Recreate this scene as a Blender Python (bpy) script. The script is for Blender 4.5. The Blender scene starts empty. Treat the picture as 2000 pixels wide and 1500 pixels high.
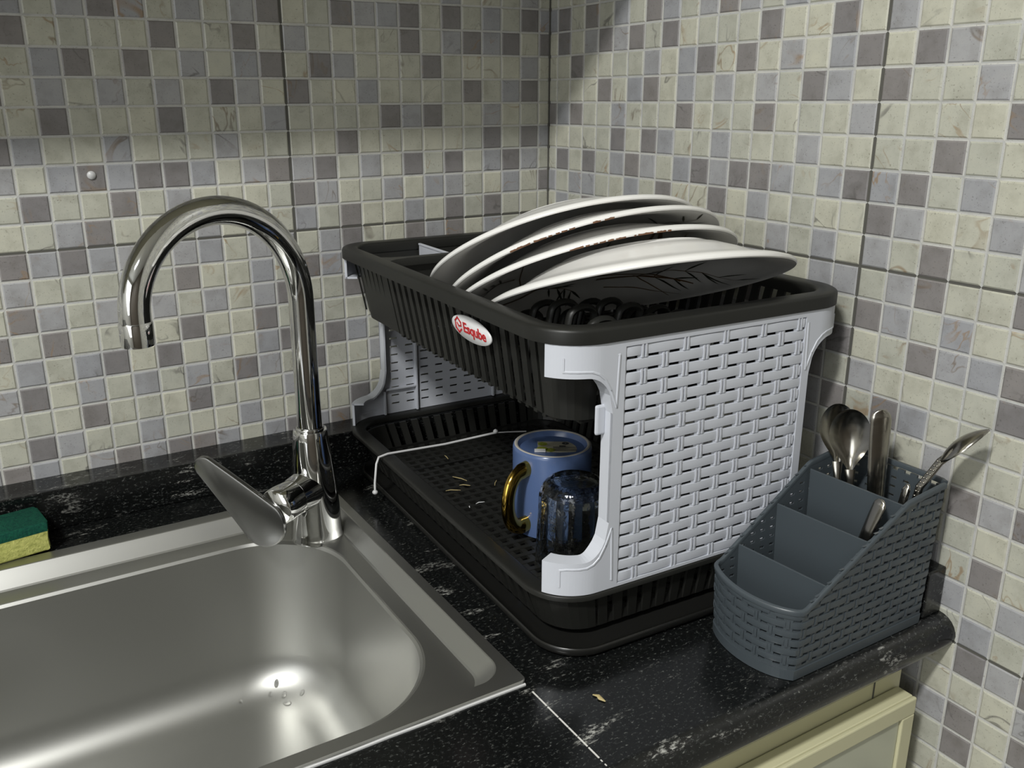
import bpy, bmesh, math, random
from mathutils import Vector, Matrix
random.seed(7)
S = bpy.context.scene
COL = S.collection
PI = math.pi
# ------------------------------------------------------------------ camera
cd = bpy.data.cameras.new('camera'); cam = bpy.data.objects.new('camera', cd); COL.objects.link(cam)
R_ = Vector((0.86168023, -0.50740847, -0.00662068)); U_ = Vector((0.15567454, 0.25190344, 0.95514925)); B_ = Vector((-0.48298305, -0.82406389, 0.2960508))
m = Matrix((R_, U_, B_)).transposed().to_4x4(); m.translation = Vector((-0.666915, -0.976270, 0.418887))
cam.matrix_world = m
cd.sensor_width = 36; cd.lens = 1732.58 * 36 / 2000; cd.shift_x = 0.02436; cd.shift_y = -0.0097; cd.clip_start = .01
S.camera = cam
# ------------------------------------------------------------------ world, lamps, exposure
w = bpy.data.worlds.new('world'); S.world = w; w.use_nodes = True
w.node_tree.nodes['Background'].inputs[0].default_value = (.80, .86, 1, 1)
w.node_tree.nodes['Background'].inputs[1].default_value = 0.02
def area(name, loc, tgt, sx, sy, power, colr):
    l = bpy.data.lights.new(name, 'AREA'); l.shape = 'RECTANGLE'; l.size = sx; l.size_y = sy; l.energy = power; l.color = colr
    o = bpy.data.objects.new(name, l); COL.objects.link(o); o.location = loc
    o.rotation_euler = (Vector(tgt) - Vector(loc)).to_track_quat('-Z', 'Y').to_euler()
    return o
area('ceiling_lamp_light', (-1.43, -1.13, 1.53), (-1.43, -1.13, 0), .34, .12, 43, (1, 1, .975))
area('left_fill_light', (-2.55, -1.35, .72), (-.2, -.75, .2), 1.9, 1.4, 25, (.95, .98, 1))  # added soft fill from the left, no window is built there
S.view_settings.view_transform = 'Standard'; S.view_settings.look = 'None'
S.view_settings.exposure = 0.06; S.view_settings.gamma = 1; S.view_settings.use_curve_mapping = False

# ------------------------------------------------------------------ material helpers
def new_mat(name, base=(.5, .5, .5), rough=.5, metal=0.0, spec=.5, **kw):
    mt = bpy.data.materials.new(name); mt.use_nodes = True
    b = mt.node_tree.nodes['Principled BSDF']
    b.inputs['Base Color'].default_value = (*base, 1); b.inputs['Roughness'].default_value = rough
    b.inputs['Metallic'].default_value = metal; b.inputs['Specular IOR Level'].default_value = spec
    for k, v in kw.items(): b.inputs[k].default_value = v
    return mt
def nd(mt, typ, **kw):
    n = mt.node_tree.nodes.new(typ)
    for k, v in kw.items(): setattr(n, k, v)
    return n
def ln(mt, a, b): mt.node_tree.links.new(a, b)
def noise(mt, scale, detail=3, rough=.5, vec=None, mapscale=None, rot=None):
    n = nd(mt, 'ShaderNodeTexNoise'); n.inputs['Scale'].default_value = scale; n.inputs['Detail'].default_value = detail; n.inputs['Roughness'].default_value = rough
    if vec is None:
        tc = nd(mt, 'ShaderNodeTexCoord'); vec = tc.outputs['Object']
    if mapscale or rot:
        mp = nd(mt, 'ShaderNodeMapping')
        if mapscale: mp.inputs['Scale'].default_value = mapscale
        if rot: mp.inputs['Rotation'].default_value = rot
        ln(mt, vec, mp.inputs[0]); vec = mp.outputs[0]
    ln(mt, vec, n.inputs['Vector']); return n
def ramp(mt, fac, stops):
    r = nd(mt, 'ShaderNodeValToRGB'); e = r.color_ramp.elements
    while len(e) < len(stops): e.new(.5)
    for i, (p, c) in enumerate(stops):
        e[i].position = p; e[i].color = (*c, 1) if len(c) == 3 else c
    ln(mt, fac, r.inputs[0]); return r
def mix(mt, fac, a, b, mode='MIX'):
    n = nd(mt, 'ShaderNodeMix', data_type='RGBA', blend_type=mode)
    for s, v in ((n.inputs[0], fac), (n.inputs[6], a), (n.inputs[7], b)):
        if isinstance(v, (int, float)): s.default_value = v
        elif isinstance(v, tuple): s.default_value = (*v, 1) if len(v) == 3 else v
        else: ln(mt, v, s)
    return n.outputs[2]
def bump(mt, h, strength=.2, dist=.001):
    b = nd(mt, 'ShaderNodeBump'); b.inputs['Strength'].default_value = strength; b.inputs['Distance'].default_value = dist
    ln(mt, h, b.inputs['Height']); ln(mt, b.outputs[0], mt.node_tree.nodes['Principled BSDF'].inputs['Normal'])
def P(mt): return mt.node_tree.nodes['Principled BSDF']

# mosaic tile: each small square carries its kind (0 cream, .5 light grey, 1 dark, <0 grout) and a random number
def tile_mat():
    mt = new_mat('mosaic_tile', rough=.34, spec=.45)
    at = nd(mt, 'ShaderNodeAttribute', attribute_name='kind'); sep = nd(mt, 'ShaderNodeSeparateColor'); ln(mt, at.outputs['Color'], sep.inputs[0])
    tc = nd(mt, 'ShaderNodeTexCoord'); off = nd(mt, 'ShaderNodeVectorMath', operation='MULTIPLY_ADD')
    ln(mt, at.outputs['Color'], off.inputs[0]); off.inputs[1].default_value = (0, 13.7, 29.1); ln(mt, tc.outputs['Object'], off.inputs[2])
    v = off.outputs[0]
    kind = ramp(mt, sep.outputs[0], [(0, (.47, .468, .395)), (.24, (.47, .468, .395)), (.26, (.335, .338, .350)), (.6, (.335, .338, .350)), (.7, (.222, .210, .207)), (.9, (.222, .210, .207)), (.95, (.50, .50, .48))])
    kind.color_ramp.interpolation = 'LINEAR'
    n1 = noise(mt, 45, 5, .65, v); var = ramp(mt, n1.outputs[0], [(.28, (.80, .79, .77)), (.52, (1, 1, 1)), (.8, (1.10, 1.09, 1.06))])
    c = mix(mt, 1, kind.outputs[0], var.outputs[0], 'MULTIPLY')
    # per cell brightness
    pc = ramp(mt, sep.outputs[1], [(0, (.90, .91, .93)), (1, (1.06, 1.05, 1.03))]); c = mix(mt, 1, c, pc.outputs[0], 'MULTIPLY')
    # veins: thin bands of a distorted noise
    n2 = noise(mt, 14, 3, .55, v); n2.inputs['Distortion'].default_value = 1.2
    vein = ramp(mt, n2.outputs[0], [(.466, (0, 0, 0)), (.480, (1, 1, 1)), (.487, (1, 1, 1)), (.500, (0, 0, 0))])
    n3 = noise(mt, 22, 2, .5, v); msk = ramp(mt, n3.outputs[0], [(.50, (0, 0, 0)), (.66, (1, 1, 1))])
    vm = mix(mt, 1, vein.outputs[0], msk.outputs[0], 'MULTIPLY')
    n5 = noise(mt, 5, 2, .5, v); vcol = ramp(mt, n5.outputs[0], [(.45, (.10, .095, .09)), (.55, (.27, .17, .08))])
    ng = nd(mt, 'ShaderNodeMath', operation='LESS_THAN'); ln(mt, sep.outputs[0], ng.inputs[0]); ng.inputs[1].default_value = .93
    vf = nd(mt, 'ShaderNodeMath', operation='MULTIPLY'); ln(mt, vm, vf.inputs[0]); ln(mt, ng.outputs[0], vf.inputs[1])
    vf2 = nd(mt, 'ShaderNodeMath', operation='MULTIPLY'); ln(mt, vf.outputs[0], vf2.inputs[0]); vf2.inputs[1].default_value = .68
    c = mix(mt, vf2.outputs[0], c, vcol.outputs[0])
    # fine specks
    n4 = noise(mt, 620, 3, .65, v); sp = ramp(mt, n4.outputs[0], [(.30, (.50, .48, .46)), (.39, (1, 1, 1))])
    c = mix(mt, .8, c, mix(mt, 1, c, sp.outputs[0], 'MULTIPLY'))
    ln(mt, c, P(mt).inputs['Base Color'])
    bump(mt, n1.outputs[0], .08, .0006)
    return mt
def granite_mat():
    mt = new_mat('black_granite', rough=.17, spec=.5)
    n1 = noise(mt, 430, 6, .78, mapscale=(.6, 1, 1)); a = ramp(mt, n1.outputs[0], [(.53, (.004, .0045, .0045)), (.60, (.022, .024, .023)), (.70, (.20, .205, .19))])
    n2 = noise(mt, 46, 6, .65, mapscale=(.28, 1, 1), rot=(0, 0, .12)); b = ramp(mt, n2.outputs[0], [(.590, (0, 0, 0)), (.625, (.8, .8, .8)), (.68, (1, 1, 1))])
    n3 = noise(mt, 420, 4, .7, mapscale=(.45, 1, 1)); c3 = ramp(mt, n3.outputs[0], [(.47, (.008, .008, .008)), (.62, (.40, .40, .37))])
    n4 = noise(mt, 7, 2, .5); d = ramp(mt, n4.outputs[0], [(.40, (0, 0, 0)), (.60, (1, 1, 1))])
    f = mix(mt, 1, b.outputs[0], d.outputs[0], 'MULTIPLY')
    c = mix(mt, f, a.outputs[0], c3.outputs[0])
    ln(mt, c, P(mt).inputs['Base Color'])
    n6 = noise(mt, 9, 3, .6); rr_ = ramp(mt, n6.outputs[0], [(.35, (.12, .12, .12)), (.7, (.30, .30, .30))]); ln(mt, rr_.outputs[0], P(mt).inputs['Roughness'])
    return mt
def steel_mat(name, base, rough, mapscale, amt=.06):
    mt = new_mat(name, base, rough, 1.0)
    n = noise(mt, 300, 3, .5, mapscale=mapscale); r = ramp(mt, n.outputs[0], [(.3, (rough - amt,) * 3), (.7, (rough + amt,) * 3)])
    ln(mt, r.outputs[0], P(mt).inputs['Roughness']); return mt
M = {}
M['tile'] = tile_mat(); M['granite'] = granite_mat()
M['seam'] = new_mat('panel_grout', (.085, .083, .072), .85)
M['sink'] = new_mat('brushed_steel', (.43, .43, .41), .41, 1.0)
M['chrome'] = new_mat('chrome', (.66, .66, .65), .05, 1.0)
M['chrome_dull'] = new_mat('smudged_chrome_dark_reflection', (.25, .25, .245), .24, 1.0)  # dull smudged finish; darkened base stands in for reflecting a dark room
M['cutlery'] = steel_mat('cutlery_steel', (.36, .345, .31), .20, (1, 1, 1), .04)
M['black'] = new_mat('charcoal_plastic', (.0150, .0152, .0135), .42, spec=.32)
M['black_gloss'] = new_mat('glossy_charcoal_plastic', (.013, .013, .012), .28, spec=.4)
M['white'] = new_mat('white_plastic', (.55, .57, .62), .35, spec=.4)
M['grey'] = new_mat('slate_grey_plastic', (.056, .068, .077), .33, spec=.45)
M['cream'] = new_mat('cream_laminate', (.56, .54, .35), .38)
M['creamglass'] = new_mat('cream_door_panel', (.47, .48, .37), .22)
M['ceramic'] = new_mat('plate_glaze', (.77, .76, .735), .18, spec=.5)
M['brown'] = new_mat('plate_brown_print', (.13, .07, .025), .3)
M['green_ink'] = new_mat('plate_green_print', (.022, .024, .010), .3)
M['chip'] = new_mat('worn_plate_edge', (.17, .085, .045), .8)
M['blue'] = new_mat('blue_glaze', (.078, .122, .25), .22, spec=.5)
M['blue_rim'] = new_mat('unglazed_foot', (.38, .36, .32), .6)
M['gold'] = new_mat('gold_glaze', (.55, .36, .07), .14, 1.0)
M['paper'] = new_mat('paper_label', (.34, .32, .24), .6)
M['ink'] = new_mat('black_ink', (.02, .02, .02), .6)
M['leaf'] = new_mat('leaf_green_ink', (.22, .25, .02), .6)
M['whiteink'] = new_mat('white_paper', (.75, .75, .75), .5)
M['red'] = new_mat('red_ink', (.50, .015, .02), .5)
M['glass'] = new_mat('clear_glass', (.80, .82, .80), .06, **{'Transmission Weight': 1.0, 'IOR': 1.48})
bump(M['glass'], noise(M['glass'], 230, 2, .5).outputs[0], .35, .0012)
M['water'] = new_mat('water', (1, 1, 1), .0, **{'Transmission Weight': 1.0, 'IOR': 1.33})
M['straw'] = new_mat('dry_straw', (.42, .34, .16), .7)
M['strip'] = new_mat('clear_white_strip', (.55, .55, .55), .35)
M['wallpaint'] = new_mat('room_paint', (.58, .58, .56), .8)
M['darkpaint'] = new_mat('wall_darkened_for_reflections', (.10, .085, .07), .5)  # unseen front wall, darkened so the chrome and cutlery reflect dark
M['dark_floor'] = new_mat('floor_tile', (.14, .13, .12), .4)
M['cabinet_out'] = new_mat('cabinet_laminate', (.50, .48, .36), .5)
def sponge_mat(nm, c1, c2, s):
    mt = new_mat(nm, c1, .95, spec=.1); n = noise(mt, s, 5, .7); r = ramp(mt, n.outputs[0], [(.3, c2), (.65, c1)]); ln(mt, r.outputs[0], P(mt).inputs['Base Color']); bump(mt, n.outputs[0], .7, .002); return mt
M['foam'] = sponge_mat('yellow_foam', (.52, .52, .17), (.28, .30, .08), 260)
M['scour'] = sponge_mat('green_scouring_pad', (.010, .085, .050), (.006, .035, .030), 420)

# ------------------------------------------------------------------ mesh helpers
class MB:
    def __init__(s): s.v = []; s.f = []; s.m = []; s.mi = 0
    def add(s, vs, fs):
        o = len(s.v); s.v += [tuple(p) for p in vs]
        for f in fs: s.f.append(tuple(i + o for i in f)); s.m.append(s.mi)
    def box(s, x0, x1, y0, y1, z0, z1, fn=None):
        vs = [(x, y, z) for z in (z0, z1) for y in (y0, y1) for x in (x0, x1)]
        if fn: vs = [fn(*p) for p in vs]
        s.add(vs, [(0, 2, 3, 1), (4, 5, 7, 6), (0, 1, 5, 4), (2, 6, 7, 3), (0, 4, 6, 2), (1, 3, 7, 5)])
    def loft(s, loops, close=True, cap0=False, cap1=False):
        n = len(loops[0]); o = len(s.v)
        for l in loops: s.v += [tuple(p) for p in l]
        for k in range(len(loops) - 1):
            for i in range(n if close else n - 1):
                j = (i + 1) % n
                s.f.append((o + k * n + i, o + k * n + j, o + (k + 1) * n + j, o + (k + 1) * n + i)); s.m.append(s.mi)
        if cap0: s.f.append(tuple(o + i for i in reversed(range(n)))); s.m.append(s.mi)
        if cap1: s.f.append(tuple(o + (len(loops) - 1) * n + i for i in range(n))); s.m.append(s.mi)
    def lathe(s, prof, n=48, c=(0, 0, 0), rf=None, cap0=False, cap1=False):
        loops = []
        for r, z in prof:
            loops.append([(c[0] + (r * (rf(i, n, z) if rf else 1)) * math.cos(2 * PI * i / n), c[1] + (r * (rf(i, n, z) if rf else 1)) * math.sin(2 * PI * i / n), c[2] + z) for i in range(n)])
        s.loft(loops, True, cap0, cap1)
    def tube(s, pts, rad, n=12, cap=True, sx=1, sy=1, up=None):
        pts = [Vector(p) for p in pts]; loops = []
        if not isinstance(rad, (list, tuple)): rad = [rad] * len(pts)
        t = (pts[1] - pts[0]).normalized(); a = Vector(up) if up else (Vector((0, 0, 1)) if abs(t.z) < .9 else Vector((1, 0, 0)))
        for i, p in enumerate(pts):
            t = ((pts[min(i + 1, len(pts) - 1)]) - pts[max(i - 1, 0)]).normalized()
            a = (a - t * a.dot(t)).normalized(); b = t.cross(a)
            loops.append([p + (a * (math.cos(2 * PI * k / n) * sx) + b * (math.sin(2 * PI * k / n) * sy)) * rad[i] for k in range(n)])
        s.loft(loops, True, cap, cap)
    def obj(s, name, mats, parent=None, smooth=True, angle=35, loc=None, bevel=0, fix=True):
        me = bpy.data.meshes.new(name); me.from_pydata(s.v, [], s.f)
        if not isinstance(mats, (list, tuple)): mats = [mats]
        for q in mats: me.materials.append(q)
        if len(mats) > 1: me.polygons.foreach_set('material_index', s.m)
        if fix:
            bm = bmesh.new(); bm.from_mesh(me); bmesh.ops.recalc_face_normals(bm, faces=bm.faces); bm.to_mesh(me); bm.free()
        if smooth:
            me.shade_smooth(); me.set_sharp_from_angle(angle=math.radians(angle))
        o = bpy.data.objects.new(name, me); COL.objects.link(o)
        if parent: o.parent = parent
        if loc: o.location = loc
        if bevel:
            b = o.modifiers.new('bevel', 'BEVEL'); b.width = bevel; b.segments = 2; b.limit_method = 'ANGLE'; b.angle_limit = math.radians(50)
        return o
def tag(o, label=None, cat=None, group=None, kind=None):
    if label: o['label'] = label
    if cat: o['category'] = cat
    if group: o['group'] = group
    if kind: o['kind'] = kind
    return o
def empty(name, loc=(0, 0, 0), rz=0, label=None, cat=None, group=None):
    o = bpy.data.objects.new(name, None); COL.objects.link(o); o.location = loc; o.rotation_euler = (0, 0, rz); o.empty_display_size = .02
    return tag(o, label, cat, group)
def rrect(x0, x1, y0, y1, r, n=8, ns=1):
    """rounded rectangle, counter-clockwise from the lower right corner's start"""
    if not isinstance(r, (list, tuple)): r = [r] * 4     # SE, NE, NW, SW
    out = []
    for (cx, cy, a0, q) in ((x1 - r[0], y0 + r[0], -PI / 2, 0), (x1 - r[1], y1 - r[1], 0, 1), (x0 + r[2], y1 - r[2], PI / 2, 2), (x0 + r[3], y0 + r[3], PI, 3)):
        for i in range(n + 1):
            a = a0 + PI / 2 * i / n; out.append((cx + r[q] * math.cos(a), cy + r[q] * math.sin(a)))
    return out
def z3(l, z): return [(x, y, z) for x, y in l]
def sample_poly(pl, step):
    out = []
    for a, b in zip(pl[:-1], pl[1:]):
        d = math.dist(a, b); n = max(1, int(round(d / step)))
        for i in range(n): out.append(tuple(a[k] + (b[k] - a[k]) * i / n for k in range(len(a))))
    out.append(tuple(pl[-1])); return out

# ------------------------------------------------------------------ tiled walls
PT = .3 / 11
PAN = ["CgDCCDgDCgCDgDggCggCgg", "DgCgCCCgCCCgCCCgCDCCgC", "CCDggDCDCgCDgCgDgCgCgD", "gCCCCDCgDgDCDCCCCDCCDC", "CDgCCCDCCCCgCgDCDCgCgD",
       "DCCgCCCCDCgDCgCgCgCDgC", "CCCCDgDCCgCCCDCCCDCCCg", "CCDCCCCCCDCDgCCgCCCgCC", "gDCgCDCDCgDgCgDgDDgCgD", "DgCCgCggCCgCDCCDCgCCCC", "gCDCCgCDCDCCCgDCCCgCgC"]
KV = {'C': .1, 'g': .5, 'D': .8}
ZS = .278
def tiled_wall(name, fn, t0, t1, z0, z1, off):
    """fn(t, z, d) gives the 3D point, t along the wall from the seam, panels repeat every 22 x 11 squares"""
    V = []; F = []; C = []; MI = []
    def quad(ps, col, mi=0):
        o = len(V); V.extend(ps); F.append((o, o + 1, o + 2, o + 3)); C.extend([col] * 4); MI.append(mi)
    g = .0011; dgr = .0013
    for c in range(int(math.floor(t0 / PT)), int(math.ceil(t1 / PT))):
        for r in range(int(math.floor((z0 - ZS) / PT)), int(math.ceil((z1 - ZS) / PT))):
            a0, a1 = c * PT, (c + 1) * PT; b0, b1 = ZS + r * PT, ZS + (r + 1) * PT
            a0, a1 = max(a0, t0), min(a1, t1); b0, b1 = max(b0, z0), min(b1, z1)
            if a1 - a0 < .0015 or b1 - b0 < .0015: continue
            cc = c % 22; rr = 10 - (r % 11)
            k = KV[PAN[rr][cc]]; rnd = random.random(); col = (k, rnd, random.random(), 1); gc = (1, rnd, .5, 1)
            l = a0 + (.0015 if cc == 0 else g); h = a1 - (.0015 if cc == 21 else g); bo = b0 + (.0012 if rr == 10 else g); to = b1 - (.0012 if rr == 0 else g)
            sq = .0009
            s = .0012
            q0 = [(l, bo), (h, bo), (h, to), (l, to)]; q1 = [(l + s, bo + s), (h - s, bo + s), (h - s, to - s), (l + s, to - s)]
            quad([fn(t, z, .0010) for t, z in q1], col)
            for i in range(4):
                j = (i + 1) % 4
                quad([fn(*q0[i], .0002), fn(*q0[j], .0002), fn(*q1[j], .0010), fn(*q1[i], .0010)], col)
            o4 = [(a0, b0), (a1, b0), (a1, b1), (a0, b1)]
            seam = (rr == 10, cc == 21, rr == 0, cc == 0)
            for i in range(4):
                j = (i + 1) % 4
                quad([fn(*o4[i], .0), fn(*o4[j], .0), fn(*q0[j], .0002), fn(*q0[i], .0002)], gc, 1 if seam[i] else 0)
    me = bpy.data.meshes.new(name); me.from_pydata(V, [], F)
    me.materials.append(M['tile']); me.materials.append(M['seam']); me.polygons.foreach_set('material_index', MI)
    at = me.color_attributes.new('kind', 'FLOAT_COLOR', 'CORNER'); at.data.foreach_set('color', [x for c in C for x in c])
    o = bpy.data.objects.new(name, me); COL.objects.link(o); tag(o, kind='structure')
    return o
XC = -12.6326 * PT; YC = -17.652 * PT
tiled_wall('wall_back', lambda t, z, d: (XC + t, -d, z), -2.2, -XC, -.88, 1.56, 0)
tiled_wall('wall_right', lambda t, z, d: (-d, YC - t, z), YC, 2.1, -.88, 1.56, 0)
b = MB(); b.box(-.0026, -.0004, -.0026, -.0004, .05, 1.56); tag(b.obj('trim_1', M['seam'], smooth=False), kind='structure')
def slab(name, x0, x1, y0, y1, z0, z1, mat):
    b = MB(); b.box(x0, x1, y0, y1, z0, z1); return tag(b.obj(name, mat, smooth=False), kind='structure')
slab('wall_left', -2.66, -2.60, -2.7, .05, -.88, 1.56, M['wallpaint'])
slab('wall_front', -2.6, .05, -2.76, -2.70, -.88, 1.56, M['darkpaint'])
slab('floor', -2.66, .06, -2.76, .06, -.94, -.88, M['dark_floor'])
slab('ceiling', -2.66, .06, -2.76, .06, 1.56, 1.62, M['wallpaint'])

# cabinet hung over the sink, above the picture: shades the top of the tiles
c = empty('wall_cabinet', (-1.0, -.15, .668), 0, 'cream wall cabinet hung on the tiles above the sink', 'cabinet')
b = MB(); b.box(-1.15, .9985, -.130, .1485, 0, .75); b.obj('body', M['cabinet_out'], c, smooth=False)
for i in range(4):
    b = MB(); b.box(-1.14 + i * .535, -1.14 + i * .535 + .525, -.150, -.131, .004, .746); d_ = b.obj('door', M['cabinet_out'], c, smooth=False)
    b = MB(); b.tube([(-.66 + i * .535, -.151, .06), (-.66 + i * .535, -.172, .06), (-.66 + i * .535, -.172, .16), (-.66 + i * .535, -.151, .16)], .004, 8); b.obj('handle', M['chrome'], d_)

# ------------------------------------------------------------------ worktop with bullnose, backsplash
def worktop():
    b = MB()
    prof = [(-.600, .0)]
    for i in range(1, 13):
        a = PI / 2 - PI * i / 12; prof.append((-.600 - .0165 * math.cos(a), -.0165 + .0165 * math.sin(a)))
    prof += [(-.598, -.033)]
    def run(x0, x1, ya, front):
        if front: pl = [(ya, 0)] + prof + [(ya, -.033)]
        else: pl = [(ya, 0), (front_y, 0), (front_y, -.033), (ya, -.033)]
        b.loft([[(x, y, z) for y, z in pl] for x in (x0, x1)], True, True, True)
    front_y = -.108
    run(-2.2, -1.10, 0, True); run(-.3625, 0, 0, True)
    run(-1.10, -.3625, 0, False)
    run(-1.10, -.3625, -.492, True)
    o = b.obj('worktop', M['granite'], angle=30, fix=True)
    return tag(o, 'black granite worktop flecked with white, with rounded front edge', 'worktop')
wt = worktop()
b = MB(); 
y = -.512
while y > -.588:
    l = random.uniform(.008, .016); b.box(-.3583, -.3572, y - l, y, 0.00002, .00045); y -= l + random.uniform(.0004, .0014)
for i in range(4): b.box(-.3583, -.3575, y - .003, y - .001, .00002, .0004); y -= .0045
jl = b.obj('joint_line', new_mat('white_filler', (.62, .61, .58), .6), wt, smooth=False); jl['label'] = 'white filler in the joint of the granite'
b = MB(); b.box(-2.2, 0, -.0425, -.0002, .0002, .0428); 
bs = tag(b.obj('backsplash_strip', M['granite'], smooth=False, bevel=.0015), 'low black granite upstand along the wall behind the sink', 'upstand')
b = MB(); b.box(-.0255, -.0016, -.6005, -.0430, .0002, .0428)
tag(b.obj('backsplash_strip', M['granite'], smooth=False, bevel=.0015), 'low black granite upstand on the right wall, cut end showing', 'upstand')

# ------------------------------------------------------------------ base cabinet
cb = empty('base_cabinet', (-1.0, -.3, -.88), 0, 'cream kitchen base cabinet under the granite worktop', 'cabinet')
b = MB(); Z = .88 - .0335
b.box(-1.2, .970, -.292, -.276, .10, Z); b.box(-1.2, .970, -.276, .29, .10, .118); b.box(-1.2, -1.182, -.276, .29, .118, Z); b.box(.952, .970, -.276, .29, .118, Z); b.box(.650, .666, -.276, .29, .118, Z)
b.obj('body', M['cream'], cb, smooth=False)
b = MB(); b.box(.9335, .9345, -.2928, -.2918, .1, Z); b.obj('panel_joint', M['seam'], cb, smooth=False)
b = MB(); b.box(-1.2, .96, -.25, .28, 0, .0995); b.obj('plinth', M['cabinet_out'], cb, smooth=False)
for x0, x1 in ((-.20, .375), (.38, .966)):
    zt = .88 - .0665; d = MB()
    # framed door with a raised rim and a lighter inner panel
    fr = .016; th = .0195; y0 = -.2925 - th
    d.box(x0, x1, y0 + .004, -.2930, .11, zt)
    d.box(x0, x1, y0, y0 + .0039, zt - fr, zt); d.box(x0, x1, y0, y0 + .0039, .11, .11 + fr); d.box(x0, x0 + fr, y0, y0 + .0039, .11 + fr, zt - fr); d.box(x1 - fr, x1, y0, y0 + .0039, .11 + fr, zt - fr)
    do = d.obj('door', M['cream'], cb, smooth=False, bevel=.0012)
    d = MB(); d.box(x0 + fr + .001, x1 - fr - .001, y0 + .0025, y0 + .0038, .11 + fr + .001, zt - fr - .001); d.obj('door_panel', M['creamglass'], do, smooth=False)

# ------------------------------------------------------------------ sink
def sink():
    root = empty('kitchen_sink', (-.73, -.30, 0), 0, 'brushed stainless steel sink set into the black granite', 'sink')
    def L(x1, y0, y1, r, z, n=24, x0=None):
        x0 = -1.46 - x1 if x0 is None else x0
        if not isinstance(r, (list, tuple)): r = [r] * 4
        return [(x + .73, y + .30, zz) for x, y, zz in z3(rrect(x0, x1, y0, y1, r, n), z)]
    b = MB()
    lp = [L(-.3553, -.5012, -.0965, .005, .0003), L(-.3553, -.5012, -.0965, .005, .0026), L(-.3560, -.5005, -.0972, .005, .0033),
          L(-.3655, -.4885, -.1120, .022, .0033), L(-.3664, -.4880, -.1130, .022, .0028),
          L(-.3755, -.4790, -.1238, .024, -.0118), L(-.3772, -.4775, -.1255, .024, -.0130),
          L(-.3925, -.4700, -.1470, .086, -.0130), L(-.3940, -.4685, -.1485, .086, -.0134), L(-.3958, -.4665, -.1505, .086, -.0160),
          L(-.4000, -.462, -.155, .084, -.070), L(-.4045, -.458, -.160, .082, -.135)]
    for i in range(1, 17):
        a = PI / 2 * i / 16; k = .042 * (1 - math.cos(a)); lp.append(L(-.4045 - k, -.458 + k, -.160 - k, .082 - k * .6, -.135 - .042 * math.sin(a)))
    lp.append(L(-.50, -.40, -.24, .05, -.1785)); lp.append(L(-.66, -.34, -.28, .028, -.180))
    b.loft(lp, True, False, True)
    o = b.obj('basin', M['sink'], root, angle=6.5)
    b = MB(); b.lathe([(.0, .0015), (.03, .0015), (.038, .003), (.041, .0015), (.041, 0)], 40); b.obj('drain', M['chrome'], root, loc=(0, -.01, -.1798))
    # hairline of sealant along the front rim
    b = MB(); b.tube([(x, -.2025 + random.uniform(-.0006, .0004), .0006) for x in [-.34 + i * .03 for i in range(24)] + [.372]], .0012, 6); b.obj('sealant', M['strip'], root)
    return root
sink()
drops = [((-.4585, -.1799, -.1646), (-.288, -.637, .715), .0026, 1.8), ((-.4552, -.1933, -.1712), (-.268, -.374, .888), .0024, 1.8), ((-.4555, -.2034, -.1745), (-.187, -.227, .956), .0044, .62),
         ((-.4389, -.2026, -.1690), (-.416, -.341, .843), .0025, 1.4), ((-.4971, -.1807, -.1711), (0, -.514, .858), .0020, 1.2), ((-.4674, -.1856, -.1708), (-.194, -.427, .883), .0020, 1.5)]
dl = ['topmost of the water drops on the sink wall, longest', 'water drop in the middle of the cluster on the sink', 'wide flat water drop lowest in the sink cluster', 'rightmost water drop of the cluster in the sink', 'small water drop farthest left in the sink', 'tiny water drop left beside the cluster in the sink']

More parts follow.
